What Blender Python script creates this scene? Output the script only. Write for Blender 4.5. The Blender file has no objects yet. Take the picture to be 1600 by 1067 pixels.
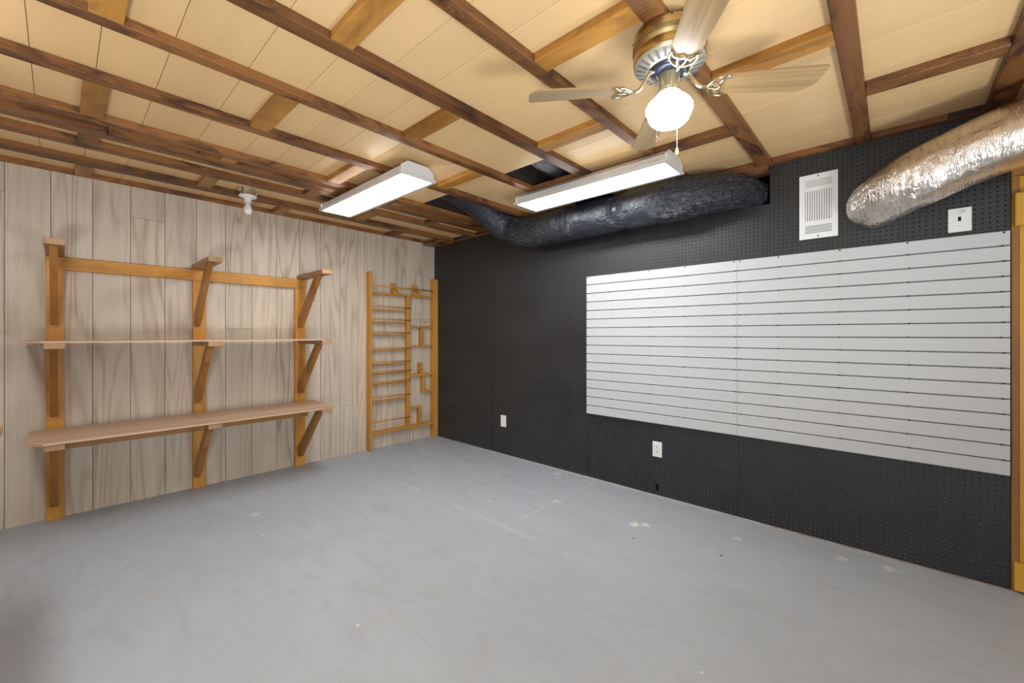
import bpy, bmesh, math, random
from mathutils import Vector, Matrix, noise
import numpy as np

S = bpy.context.scene
COL = S.collection
random.seed(7)

# ------------------------------------------------------------------ camera, world, exposure, fill light
F_PX, YAW, SHIFT_PX = 648.91, 0.827362, -10.282
CAM = (-3.19599, -4.26297, 1.26581)
cd = bpy.data.cameras.new('camera')
cd.sensor_fit = 'HORIZONTAL'; cd.sensor_width = 36.0
cd.lens = F_PX / 1600 * 36.0
cd.shift_y = SHIFT_PX / 1600
cd.clip_start = 0.02
cam = bpy.data.objects.new('camera', cd); COL.objects.link(cam)
cam.location = CAM; cam.rotation_euler = (math.pi / 2, 0, -YAW)
S.camera = cam

w = bpy.data.worlds.new('world'); S.world = w; w.use_nodes = True
w.node_tree.nodes['Background'].inputs['Color'].default_value = (0.75, 0.85, 1, 1)
w.node_tree.nodes['Background'].inputs['Strength'].default_value = 0.3

S.view_settings.view_transform = 'Standard'
S.view_settings.look = 'None'
S.view_settings.exposure = 0.0
S.view_settings.gamma = 1.0
S.view_settings.use_curve_mapping = False

LENS_STRENGTH = 25.5
GLOBE_STRENGTH = 17.0
FILL_AREA_POWER = 38.0
FILL_SPOT_POWER = 235.0

def area(name, loc, rot, sx, sy, power, color):
    l = bpy.data.lights.new(name, 'AREA'); l.shape = 'RECTANGLE'; l.size = sx; l.size_y = sy
    l.energy = power; l.color = color
    o = bpy.data.objects.new(name, l); COL.objects.link(o); o.location = loc; o.rotation_euler = rot
    return o
# added fill: area lamps outside two invented openings behind the camera
area('fill_rear', (-2.6, -7.35, 1.25), (math.pi / 2, 0, 0), 2.6, 2.0, FILL_AREA_POWER, (0.90, 0.96, 1.0))
area('fill_side', (-5.35, -4.9, 1.25), (math.pi / 2, 0, -math.pi / 2), 1.9, 2.0, FILL_AREA_POWER * 0.75, (0.90, 0.96, 1.0))

# two added fill spots, low behind the camera, aimed up to brighten the ceiling
def fill_spot(loc, aim, power):
    l = bpy.data.lights.new('ceiling_fill_spot', 'SPOT'); l.energy = power; l.spot_size = math.radians(150); l.spot_blend = 1.0
    l.shadow_soft_size = 0.25; l.color = (0.90, 0.96, 1.0)
    o = bpy.data.objects.new('ceiling_fill_spot', l); COL.objects.link(o); o.location = loc
    o.rotation_euler = (Vector(aim) - Vector(loc)).to_track_quat('-Z', 'Y').to_euler()
fill_spot((-3.8, -4.3, 0.5), (-3.0, -2.6, 2.4), FILL_SPOT_POWER)
fill_spot((-1.9, -5.4, 0.5), (-1.9, -3.9, 2.4), FILL_SPOT_POWER * 0.72)

# ------------------------------------------------------------------ materials
def new_mat(name):
    m = bpy.data.materials.new(name); m.use_nodes = True
    nt = m.node_tree; b = nt.nodes['Principled BSDF']
    return m, nt, b

def nd(nt, typ, **kw):
    n = nt.nodes.new(typ)
    for k, v in kw.items(): setattr(n, k, v)
    return n

def math_n(nt, op, a, b=None, c=None):
    n = nt.nodes.new('ShaderNodeMath'); n.operation = op
    for i, v in enumerate((a, b, c)):
        if v is None: continue
        if isinstance(v, (int, float)): n.inputs[i].default_value = v
        else: nt.links.new(v, n.inputs[i])
    return n.outputs[0]

def mix_c(nt, fac, a, b, blend='MIX'):
    n = nt.nodes.new('ShaderNodeMix'); n.data_type = 'RGBA'; n.blend_type = blend
    for idx, v in ((0, fac), (6, a), (7, b)):
        if isinstance(v, (int, float)): n.inputs[idx].default_value = v
        elif isinstance(v, tuple): n.inputs[idx].default_value = (*v, 1)
        else: nt.links.new(v, n.inputs[idx])
    return n.outputs[2]

def ramp(nt, src, stops):
    n = nt.nodes.new('ShaderNodeValToRGB'); nt.links.new(src, n.inputs[0])
    cr = n.color_ramp
    while len(cr.elements) < len(stops): cr.elements.new(0.5)
    for e, (p, c) in zip(cr.elements, stops):
        e.position = p; e.color = (c, c, c, 1) if isinstance(c, (int, float)) else (*c, 1)
    return n.outputs[0]

def noise_n(nt, vec, scale, detail=3, rough=0.5, dist=0.0):
    n = nt.nodes.new('ShaderNodeTexNoise')
    n.inputs['Scale'].default_value = scale; n.inputs['Detail'].default_value = detail
    n.inputs['Roughness'].default_value = rough; n.inputs['Distortion'].default_value = dist
    nt.links.new(vec, n.inputs['Vector'])
    return n.outputs['Fac']

def bump(nt, b, h, strength, dist=0.01):
    n = nt.nodes.new('ShaderNodeBump'); n.inputs['Strength'].default_value = strength
    n.inputs['Distance'].default_value = dist
    nt.links.new(h, n.inputs['Height']); nt.links.new(n.outputs[0], b.inputs['Normal'])

def plain(name, col, rough=0.5, metal=0.0, emit=None, estr=0.0, spec=0.5):
    m, nt, b = new_mat(name)
    b.inputs['Base Color'].default_value = (*col, 1)
    b.inputs['Roughness'].default_value = rough; b.inputs['Metallic'].default_value = metal
    b.inputs['Specular IOR Level'].default_value = spec
    if emit:
        b.inputs['Emission Color'].default_value = (*emit, 1); b.inputs['Emission Strength'].default_value = estr
    return m

_wood = {}
def wood(key, axis, dark, mid, light, rough=0.5, ring=7.0, rscale=3.0, stretch=0.14, var=0.12, blotch=0.0, blotch_col=(0.03, 0.012, 0.005), spec=0.35, sawn=0.0, grainmix=0.5, fine=0.35, power=2.0):
    k = (key, axis)
    if k in _wood: return _wood[k]
    m, nt, b = new_mat(key + '_grain_' + axis)
    tc = nd(nt, 'ShaderNodeTexCoord'); oi = nd(nt, 'ShaderNodeObjectInfo')
    r = math_n(nt, 'MULTIPLY', oi.outputs['Random'], 53.0)
    cmb = nd(nt, 'ShaderNodeCombineXYZ')
    for i in range(3): nt.links.new(r, cmb.inputs[i])
    add = nd(nt, 'ShaderNodeVectorMath', operation='ADD')
    nt.links.new(tc.outputs['Object'], add.inputs[0]); nt.links.new(cmb.outputs[0], add.inputs[1])
    mp = nd(nt, 'ShaderNodeMapping')
    sc = [1.0, 1.0, 1.0]; sc['xyz'.index(axis)] = stretch
    mp.inputs['Scale'].default_value = sc
    nt.links.new(add.outputs[0], mp.inputs['Vector'])
    v = mp.outputs[0]
    n1 = noise_n(nt, v, rscale, 1.5, 0.4, 0.4)
    rings = math_n(nt, 'SINE', math_n(nt, 'MULTIPLY', n1, ring * 6.283))
    rings = math_n(nt, 'MULTIPLY_ADD', rings, 0.5, 0.5)
    rings = math_n(nt, 'POWER', rings, power)
    rings = math_n(nt, 'MULTIPLY', rings, ramp(nt, noise_n(nt, v, 2.3, 2, 0.5), [(0.35, 0.25), (0.6, 1.0)]))
    mp2 = nd(nt, 'ShaderNodeMapping'); sc2 = [1.0, 1.0, 1.0]; sc2['xyz'.index(axis)] = 0.03
    mp2.inputs['Scale'].default_value = sc2; nt.links.new(add.outputs[0], mp2.inputs['Vector'])
    f = noise_n(nt, mp2.outputs[0], 130.0, 3, 0.6)
    f2 = noise_n(nt, mp2.outputs[0], 25.0, 3, 0.6)
    g = math_n(nt, 'ADD', math_n(nt, 'MULTIPLY', rings, grainmix), math_n(nt, 'MULTIPLY', math_n(nt, 'ADD', math_n(nt, 'MULTIPLY', f, 0.5), math_n(nt, 'MULTIPLY', f2, 0.5)), fine * 2))
    c = ramp(nt, g, [(0.15, light), (0.5, mid), (0.95, dark)])
    tone = noise_n(nt, v, 1.7, 2, 0.5)
    c = mix_c(nt, math_n(nt, 'MULTIPLY', tone, 0.5), c, mid)
    vv = math_n(nt, 'MULTIPLY_ADD', oi.outputs['Random'], 2 * var, 1 - var)
    cc = nd(nt, 'ShaderNodeCombineColor')
    for i in range(3): nt.links.new(vv, cc.inputs[i])
    c = mix_c(nt, 1.0, c, cc.outputs[0], 'MULTIPLY')
    if blotch > 0:
        mp3 = nd(nt, 'ShaderNodeMapping'); sc3 = [1.0, 1.0, 1.0]; sc3['xyz'.index(axis)] = 0.4
        mp3.inputs['Scale'].default_value = sc3; nt.links.new(add.outputs[0], mp3.inputs['Vector'])
        bn = noise_n(nt, mp3.outputs[0], 8.0, 4, 0.65, 1.0)
        bm_ = ramp(nt, bn, [(0.48, 0.0), (0.64, 1.0)])
        c = mix_c(nt, math_n(nt, 'MULTIPLY', bm_, blotch), c, blotch_col)
    nt.links.new(c, b.inputs['Base Color'])
    b.inputs['Roughness'].default_value = rough; b.inputs['Specular IOR Level'].default_value = spec
    h = math_n(nt, 'ADD', math_n(nt, 'MULTIPLY', f, 0.5), math_n(nt, 'MULTIPLY', rings, -0.3))
    if sawn > 0:
        wv = nd(nt, 'ShaderNodeTexWave'); wv.bands_direction = axis.upper()
        wv.inputs['Scale'].default_value = 16.0; wv.inputs['Distortion'].default_value = 1.5
        nt.links.new(tc.outputs['Object'], wv.inputs['Vector'])
        h = math_n(nt, 'ADD', h, math_n(nt, 'MULTIPLY', wv.outputs['Fac'], sawn))
    bump(nt, b, h, 0.25, 0.002)
    _wood[k] = m
    return m

def W_wall(a):  return wood('whitewashed_plank', a, (0.31, 0.22, 0.145), (0.53, 0.44, 0.345), (0.60, 0.505, 0.405), 0.55, 13.0, 4.0, 0.105, 0.06, 0.0, grainmix=0.34, fine=0.5, power=2.5)
def W_ceil(a):  return wood('tan_ceiling_plank', a, (0.58, 0.375, 0.175), (0.67, 0.445, 0.218), (0.71, 0.48, 0.245), 0.35, 5.0, 2.0, 0.08, 0.03, 0.0, grainmix=0.25)
def W_groove(a): return wood('tan_groove', a, (0.25, 0.13, 0.05), (0.36, 0.20, 0.08), (0.42, 0.24, 0.1), 0.5, 4.0, 3.0, 0.1, 0.05)
def W_joist(a): return wood('dark_stained_joist', a, (0.055, 0.019, 0.007), (0.185, 0.074, 0.022), (0.29, 0.13, 0.042), 0.42, 4.0, 3.0, 0.10, 0.2, 0.85, (0.035, 0.013, 0.011), sawn=1.2)
def W_block(a): return wood('amber_stained_block', a, (0.18, 0.07, 0.012), (0.36, 0.165, 0.032), (0.46, 0.225, 0.05), 0.4, 4.0, 3.5, 0.12, 0.22, 0.45, (0.10, 0.04, 0.012))
def W_shelf(a): return wood('orange_stained_pine', a, (0.28, 0.11, 0.014), (0.55, 0.245, 0.036), (0.62, 0.30, 0.052), 0.42, 4.0, 3.5, 0.1, 0.1, 0.25, (0.14, 0.05, 0.014))
def W_arm(a):   return wood('dull_brown_pine', a, (0.22, 0.115, 0.05), (0.36, 0.20, 0.095), (0.43, 0.25, 0.13), 0.5, 4.0, 3.5, 0.1, 0.08, 0.2, (0.17, 0.09, 0.05))
def W_brace(a): return wood('amber_brown_brace', a, (0.15, 0.06, 0.015), (0.31, 0.135, 0.03), (0.38, 0.175, 0.045), 0.45, 4.0, 3.5, 0.1, 0.08, 0.2, (0.12, 0.05, 0.02))
def W_board(a): return wood('pale_shelf_board', a, (0.40, 0.25, 0.155), (0.51, 0.335, 0.225), (0.58, 0.40, 0.28), 0.5, 3.0, 2.5, 0.07, 0.03, 0.15, (0.42, 0.33, 0.26))
def W_rack(a):  return wood('honey_rack_wood', a, (0.30, 0.12, 0.018), (0.48, 0.22, 0.04), (0.56, 0.28, 0.06), 0.42, 4.0, 4.0, 0.1, 0.08, 0.15, (0.22, 0.09, 0.02))
def W_door(a):  return wood('yellow_door_wood', a, (0.42, 0.19, 0.02), (0.60, 0.31, 0.035), (0.66, 0.37, 0.06), 0.4, 4.0, 3.0, 0.08, 0.06, 0.1)
def W_blade(a): return wood('oak_fan_blade', a, (0.20, 0.115, 0.045), (0.36, 0.235, 0.105), (0.42, 0.285, 0.14), 0.3, 9.0, 12.0, 0.04, 0.03, 0.0, spec=0.6, grainmix=0.2, fine=0.6)
def W_bench(a): return wood('tan_bench_wood', a, (0.30, 0.18, 0.09), (0.45, 0.28, 0.16), (0.52, 0.34, 0.2), 0.5, 4.0, 3.0, 0.1, 0.05)

def painted(name, col, rough, spec=0.5, var=0.0, vscale=3.0, bmp=0.0, bscale=60):
    m, nt, b = new_mat(name)
    tc = nd(nt, 'ShaderNodeTexCoord')
    n = noise_n(nt, tc.outputs['Object'], vscale, 4, 0.6)
    lo = tuple(c * (1 - var) for c in col); hi = tuple(min(1, c * (1 + var)) for c in col)
    c = ramp(nt, n, [(0.3, lo), (0.7, hi)])
    nt.links.new(c, b.inputs['Base Color'])
    b.inputs['Roughness'].default_value = rough; b.inputs['Specular IOR Level'].default_value = spec
    if bmp: bump(nt, b, noise_n(nt, tc.outputs['Object'], bscale, 3, 0.6), bmp, 0.002)
    return m

M_slat = painted('white_vinyl', (0.51, 0.512, 0.517), 0.38, 0.4, 0.015)
M_groove = plain('groove_grey', (0.24, 0.24, 0.24), 0.7)
M_screw = plain('dark_screw_steel', (0.03, 0.03, 0.03), 0.4, 0.6)
M_white = painted('white_plastic', (0.78, 0.77, 0.75), 0.35, 0.5, 0.01)
M_vent = painted('white_enamel_vent', (0.76, 0.76, 0.75), 0.35, 0.5, 0.01)
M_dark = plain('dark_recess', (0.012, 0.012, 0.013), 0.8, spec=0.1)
M_slot = plain('grey_slot', (0.28, 0.28, 0.28), 0.8, spec=0.1)
M_backing = plain('wall_backing', (0.03, 0.028, 0.026), 0.9, spec=0.1)
M_joint = plain('brown_plank_joint', (0.16, 0.10, 0.06), 0.8)
M_brown_shade = plain('dark_brown_and_shade', (0.022, 0.014, 0.010), 0.8)  # near-black brown paints the ceiling cavity's shade; the bracket shares it
M_lit_rim = plain('raw_rim_painted_lit', (0.62, 0.60, 0.57), 0.7)  # raw board on up-facing rims only, which paints them lit
M_paint = painted('off_white_wall_paint', (0.66, 0.62, 0.56), 0.6, 0.3, 0.03, 2.0)
M_lens = plain('lit_acrylic_lens', (0.9, 0.9, 0.9), 0.4, 0, (0.94, 0.975, 1.0), LENS_STRENGTH)
M_globe = plain('lit_opal_glass', (0.9, 0.9, 0.9), 0.3, 0, (0.95, 0.97, 1.0), GLOBE_STRENGTH)
M_porc = plain('white_porcelain', (0.72, 0.68, 0.64), 0.25)
M_bulb = plain('frosted_bulb_glass', (0.75, 0.72, 0.68), 0.2)
M_galv = plain('galvanised_steel', (0.55, 0.50, 0.40), 0.35, 0.9)
M_cord = plain('pale_cord', (0.6, 0.5, 0.36), 0.7)
M_chrome = plain('polished_trim', (0.72, 0.70, 0.64), 0.18, 1.0)
M_brass = plain('antique_brass', (0.52, 0.39, 0.17), 0.33, 1.0)
M_pale_brass = plain('pale_brass', (0.66, 0.60, 0.44), 0.2, 1.0)
M_ring = plain('pale_satin_ring', (0.50, 0.45, 0.33), 0.35, 0.6)
M_switch = plain('satin_brass', (0.60, 0.50, 0.30), 0.35, 0.65)
M_ventslot = plain('slate_slot', (0.085, 0.09, 0.105), 0.5)
M_motor = plain('blue_black_motor', (0.05, 0.06, 0.09), 0.3, 0.7)
M_fix = painted('white_fixture_enamel', (0.62, 0.60, 0.57), 0.22, 0.6, 0.01)
M_pend = plain('light_wood_pendant', (0.62, 0.40, 0.2), 0.4)
M_chain = plain('dull_chain', (0.25, 0.24, 0.25), 0.4, 0.5)
M_copper = plain('copper_pendant', (0.42, 0.22, 0.15), 0.35, 0.3)
M_band = plain('black_duct_tape', (0.028, 0.031, 0.04), 0.3)

def mat_pegboard():
    m, nt, b = new_mat('black_painted_pegboard')
    geo = nd(nt, 'ShaderNodeNewGeometry')
    p = geo.outputs['Position']
    n = noise_n(nt, p, 2.2, 5, 0.65, 0.5)
    mp = nd(nt, 'ShaderNodeMapping'); mp.inputs['Scale'].default_value = (1, 1, 0.25); nt.links.new(p, mp.inputs['Vector'])
    st = noise_n(nt, mp.outputs[0], 14.0, 4, 0.6)
    c = ramp(nt, math_n(nt, 'ADD', math_n(nt, 'MULTIPLY', n, 0.6), math_n(nt, 'MULTIPLY', st, 0.4)), [(0.3, (0.007, 0.007, 0.0075)), (0.75, (0.021, 0.021, 0.022))])
    sc = noise_n(nt, p, 34.0, 5, 0.75, 2.5)
    c = mix_c(nt, ramp(nt, sc, [(0.72, 0.0), (0.80, 0.5)]), c, (0.16, 0.16, 0.16))
    nt.links.new(c, b.inputs['Base Color'])
    nt.links.new(ramp(nt, n, [(0.3, 0.42), (0.7, 0.55)]), b.inputs['Roughness'])
    b.inputs['Specular IOR Level'].default_value = 0.62
    bump(nt, b, noise_n(nt, p, 90.0, 3, 0.6), 0.12, 0.002)
    return m
M_peg = mat_pegboard()

def mat_floor():
    m, nt, b = new_mat('grey_painted_concrete')
    geo = nd(nt, 'ShaderNodeNewGeometry'); p = geo.outputs['Position']
    sep = nd(nt, 'ShaderNodeSeparateXYZ'); nt.links.new(p, sep.inputs[0])
    X, Y = sep.outputs[0], sep.outputs[1]
    n = noise_n(nt, p, 1.1, 6, 0.6, 0.6)
    c = ramp(nt, n, [(0.3, (0.352, 0.376, 0.408)), (0.55, (0.381, 0.405, 0.437)), (0.75, (0.403, 0.424, 0.452))])
    # brushed smears
    mp = nd(nt, 'ShaderNodeMapping'); mp.inputs['Scale'].default_value = (1, 0.35, 1); mp.inputs['Rotation'].default_value = (0, 0, 0.6)
    nt.links.new(p, mp.inputs['Vector'])
    sm = noise_n(nt, mp.outputs[0], 7.0, 6, 0.7, 1.2)
    c = mix_c(nt, ramp(nt, sm, [(0.50, 0.0), (0.74, 0.5)]), c, (0.30, 0.307, 0.315))
    # worn greenish-tan stains
    st = noise_n(nt, p, 2.6, 5, 0.7, 0.8)
    c = mix_c(nt, ramp(nt, st, [(0.58, 0.0), (0.75, 0.6)]), c, (0.36, 0.345, 0.30))
    # outlines of old floor tiles showing through the paint
    wob = math_n(nt, 'MULTIPLY_ADD', noise_n(nt, p, 9.0, 3, 0.6), 0.02, -0.01)
    def line(coord, pos, half, other, lo, hi, strength):
        d = math_n(nt, 'ABSOLUTE', math_n(nt, 'ADD', math_n(nt, 'SUBTRACT', coord, pos), wob))
        a = ramp(nt, math_n(nt, 'DIVIDE', d, half), [(0.1, 1.0), (1.0, 0.0)])
        inr = math_n(nt, 'MULTIPLY', math_n(nt, 'GREATER_THAN', other, lo), math_n(nt, 'LESS_THAN', other, hi))
        return math_n(nt, 'MULTIPLY', math_n(nt, 'MULTIPLY', a, inr), strength)
    ls = [line(X, -1.212, 0.018, Y, -2.9, -1.15, 0.65), line(X, -0.63, 0.02, Y, -2.97, -1.15, 0.3),
          line(Y, -1.20, 0.02, X, -1.21, -0.6, 0.28), line(Y, -1.78, 0.02, X, -1.21, -0.2, 0.3),
          line(Y, -2.37, 0.02, X, -1.21, -0.05, 0.5), line(Y, -2.97, 0.02, X, -0.66, -0.2, 0.22),
          line(X, -0.025, 0.05, Y, -4.6, -1.0, 0.5)]
    tot = ls[0]
    for l in ls[1:]: tot = math_n(nt, 'MAXIMUM', tot, l)
    brk = ramp(nt, noise_n(nt, p, 6.0, 5, 0.7), [(0.38, 0.0), (0.62, 1.0)])
    c = mix_c(nt, math_n(nt, 'MULTIPLY', tot, brk), c, (0.56, 0.555, 0.545))
    # pale blotches where paint has lifted
    def blot(x, y, r, s):
        dx = math_n(nt, 'SUBTRACT', X, x); dy = math_n(nt, 'SUBTRACT', Y, y)
        d = math_n(nt, 'SQRT', math_n(nt, 'ADD', math_n(nt, 'MULTIPLY', dx, dx), math_n(nt, 'MULTIPLY', dy, dy)))
        d = math_n(nt, 'ADD', math_n(nt, 'DIVIDE', d, r), math_n(nt, 'MULTIPLY_ADD', noise_n(nt, p, 28.0, 4, 0.7), 2.6, -1.3))
        return math_n(nt, 'MULTIPLY', ramp(nt, d, [(0.35, 1.0), (0.85, 0.0)]), s)
    bl = [blot(-0.60, -2.99, 0.05, 1.0), blot(-0.56, -3.04, 0.04, 0.9), blot(-0.64, -2.37, 0.05, 0.6), blot(-0.13, -2.0, 0.06, 0.5),
          blot(-2.26, -0.95, 0.05, 0.5), blot(-0.35, -3.55, 0.035, 0.7), blot(-0.16, -4.25, 0.05, 0.6), blot(-0.2, -4.05, 0.04, 0.5)]
    t2 = bl[0]
    for l in bl[1:]: t2 = math_n(nt, 'MAXIMUM', t2, l)
    c = mix_c(nt, t2, c, (0.66, 0.65, 0.62))
    # small chips of bare concrete and small dark specks
    vo = nd(nt, 'ShaderNodeTexVoronoi'); vo.inputs['Scale'].default_value = 6.5; nt.links.new(p, vo.inputs['Vector'])
    sepc = nd(nt, 'ShaderNodeSeparateColor'); nt.links.new(vo.outputs['Color'], sepc.inputs[0])
    size = math_n(nt, 'MULTIPLY', math_n(nt, 'POWER', sepc.outputs[0], 3.0), 0.085)
    chip = math_n(nt, 'LESS_THAN', math_n(nt, 'ADD', vo.outputs['Distance'], math_n(nt, 'MULTIPLY_ADD', noise_n(nt, p, 90.0, 3, 0.7), 0.06, -0.03)), size)
    c = mix_c(nt, math_n(nt, 'MULTIPLY', chip, math_n(nt, 'GREATER_THAN', sepc.outputs[1], 0.35)), c, (0.62, 0.60, 0.55))
    c = mix_c(nt, math_n(nt, 'MULTIPLY', chip, math_n(nt, 'LESS_THAN', sepc.outputs[1], 0.12)), c, (0.09, 0.085, 0.08))
    # rusty dirt along the foot of the pegboard wall
    dd = ramp(nt, math_n(nt, 'ADD', math_n(nt, 'MULTIPLY', X, -1.0), math_n(nt, 'MULTIPLY_ADD', noise_n(nt, p, 11.0, 4, 0.7), 0.12, -0.06)), [(0.0, 1.0), (0.035, 0.0)])
    c = mix_c(nt, math_n(nt, 'MULTIPLY', dd, math_n(nt, 'MULTIPLY', math_n(nt, 'LESS_THAN', Y, -3.6), 0.7)), c, (0.30, 0.19, 0.12))
    nt.links.new(c, b.inputs['Base Color'])
    nt.links.new(ramp(nt, sm, [(0.3, 0.42), (0.7, 0.6)]), b.inputs['Roughness'])
    b.inputs['Specular IOR Level'].default_value = 0.35
    bump(nt, b, math_n(nt, 'ADD', noise_n(nt, p, 40.0, 4, 0.6), math_n(nt, 'MULTIPLY', sm, 2.0)), 0.12, 0.003)
    return m
M_floor = mat_floor()

def mat_duct(name, col, rough, metal, bscale, bstr, spec=0.5, sc=(1, 1, 1)):
    m, nt, b = new_mat(name)
    tc = nd(nt, 'ShaderNodeTexCoord'); mp = nd(nt, 'ShaderNodeMapping'); mp.inputs['Scale'].default_value = sc
    nt.links.new(tc.outputs['Object'], mp.inputs['Vector']); p = mp.outputs[0]
    n1 = noise_n(nt, p, bscale, 4, 0.6, 1.6)
    r1 = math_n(nt, 'ABSOLUTE', math_n(nt, 'SUBTRACT', n1, 0.5))
    n2 = noise_n(nt, p, bscale * 2.7, 3, 0.6, 1.0)
    h = math_n(nt, 'ADD', math_n(nt, 'MULTIPLY', r1, 2.0), math_n(nt, 'MULTIPLY', n2, 0.5))
    at = nd(nt, 'ShaderNodeAttribute', attribute_name='crease')
    h = math_n(nt, 'MULTIPLY', h, math_n(nt, 'MULTIPLY_ADD', at.outputs['Fac'], 1.5, 0.35))
    lo = tuple(c * 0.8 for c in col)
    nt.links.new(ramp(nt, n1, [(0.35, lo), (0.65, col)]), b.inputs['Base Color'])
    b.inputs['Roughness'].default_value = rough; b.inputs['Metallic'].default_value = metal
    b.inputs['Specular IOR Level'].default_value = spec
    bump(nt, b, h, bstr, 0.018)
    return m
M_black = mat_duct('black_plastic_sleeve', (0.018, 0.021, 0.030), 0.14, 0.0, 15.0, 1.0, 0.8, (1, 1, 1))
M_foil = mat_duct('silver_foil_sleeve', (0.82, 0.75, 0.68), 0.27, 1.0, 15.0, 0.40, 0.5, (0.5, 1.6, 0.5))

# ------------------------------------------------------------------ object helpers
def tag(o, label=None, cat=None, group=None, kind=None):
    if label: o['label'] = label
    if cat: o['category'] = cat
    if group: o['group'] = group
    if kind: o['kind'] = kind
    return o

def empty(name, loc, label=None, cat=None, group=None, kind=None):
    o = bpy.data.objects.new(name, None); COL.objects.link(o); o.location = loc; o.empty_display_size = 0.1
    return tag(o, label, cat, group, kind)

def wloc(o):
    v = Vector((0, 0, 0))
    while o is not None:
        v += o.location; o = o.parent
    return v

def link(name, me, mat, parent=None, loc=(0, 0, 0), smooth=False):
    if mat is not None and not me.materials: me.materials.append(mat)
    if smooth:
        me.polygons.foreach_set('use_smooth', [True] * len(me.polygons))
    o = bpy.data.objects.new(name, me); COL.objects.link(o)
    if parent is not None:
        o.parent = parent; o.location = Vector(loc) - wloc(parent)
    else: o.location = loc
    return o

_boxcache = {}
def box_mesh(sx, sy, sz, bev, mat):
    k = (round(sx, 4), round(sy, 4), round(sz, 4), bev, mat.name)
    if k in _boxcache: return _boxcache[k]
    bm = bmesh.new(); bmesh.ops.create_cube(bm, size=1.0)
    bmesh.ops.scale(bm, vec=(sx, sy, sz), verts=bm.verts)
    if bev > 0: bmesh.ops.bevel(bm, geom=bm.edges[:], offset=bev, segments=1, affect='EDGES', profile=0.5)
    me = bpy.data.meshes.new('box'); bm.to_mesh(me); bm.free()
    me.materials.append(mat); _boxcache[k] = me
    return me

def box(name, x, y, z, mat, parent=None, bev=0.0015):
    x0, x1 = min(x), max(x); y0, y1 = min(y), max(y); z0, z1 = min(z), max(z)
    me = box_mesh(x1 - x0, y1 - y0, z1 - z0, bev, mat)
    return link(name, me, mat, parent, ((x0 + x1) / 2, (y0 + y1) / 2, (z0 + z1) / 2))

def bm_box(bm, x, y, z):
    r = bmesh.ops.create_cube(bm, size=1.0)
    x0, x1 = min(x), max(x); y0, y1 = min(y), max(y); z0, z1 = min(z), max(z)
    for v in r['verts']:
        v.co = Vector(((x0 + x1) / 2 + v.co.x * (x1 - x0), (y0 + y1) / 2 + v.co.y * (y1 - y0), (z0 + z1) / 2 + v.co.z * (z1 - z0)))

def from_bm(name, bm, mat, parent=None, origin=(0, 0, 0), smooth=False):
    bmesh.ops.translate(bm, vec=-Vector(origin), verts=bm.verts)
    bmesh.ops.recalc_face_normals(bm, faces=bm.faces)
    me = bpy.data.meshes.new(name); bm.to_mesh(me); bm.free()
    return link(name, me, mat, parent, origin, smooth)

def prism(name, pts, axis, a, b, mat, parent=None, bev=0.0015):
    """polygon pts in the two other axes (in xyz order), extruded along axis from a to b"""
    bm = bmesh.new()
    def P(p, t):
        l = list(p); l.insert('xyz'.index(axis), t); return l
    v0 = [bm.verts.new(P(p, a)) for p in pts]; v1 = [bm.verts.new(P(p, b)) for p in pts]
    n = len(pts)
    bm.faces.new(v0); bm.faces.new(v1[::-1])
    for i in range(n): bm.faces.new((v0[i], v0[(i + 1) % n], v1[(i + 1) % n], v1[i]))
    bmesh.ops.recalc_face_normals(bm, faces=bm.faces)
    if bev: bmesh.ops.bevel(bm, geom=bm.edges[:], offset=bev, segments=1, affect='EDGES')
    c = sum((v.co for v in bm.verts), Vector()) / len(bm.verts)
    return from_bm(name, bm, mat, parent, c)

def lathe_bm(bm, prof, c, seg=40, cap=True):
    rings = []
    for r, z in prof:
        rings.append([bm.verts.new((c[0] + r * math.cos(2 * math.pi * i / seg), c[1] + r * math.sin(2 * math.pi * i / seg), c[2] + z)) for i in range(seg)])
    for a, b in zip(rings, rings[1:]):
        for i in range(seg): bm.faces.new((a[i], a[(i + 1) % seg], b[(i + 1) % seg], b[i]))
    if cap: bm.faces.new(rings[0]); bm.faces.new(rings[-1][::-1])

def lathe(name, prof, c, mat, parent=None, seg=40, smooth=True, cap=True):
    bm = bmesh.new(); lathe_bm(bm, prof, c, seg, cap)
    o = from_bm(name, bm, mat, parent, c, smooth)
    return o

def spline(pts, n):
    P = [Vector(p) for p in pts]; P = [2 * P[0] - P[1]] + P + [2 * P[-1] - P[-2]]
    out = []
    m = len(P) - 3
    for k in range(n + 1):
        t = k / n * m; i = min(int(t), m - 1); u = t - i
        a, b, c, d = P[i:i + 4]
        out.append(0.5 * ((2 * b) + (c - a) * u + (2 * a - 5 * b + 4 * c - d) * u * u + (3 * b - a - 3 * c + d) * u ** 3))
    return out

def frames(path):
    T = [(path[min(i + 1, len(path) - 1)] - path[max(i - 1, 0)]).normalized() for i in range(len(path))]
    up = Vector((0, 0, 1)); N = (up - up.dot(T[0]) * T[0])
    if N.length < 1e-3: N = Vector((1, 0, 0))
    N.normalize(); res = []
    for t in T:
        N = (N - N.dot(t) * t).normalized(); res.append((t, N, t.cross(N)))
    return res

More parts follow.
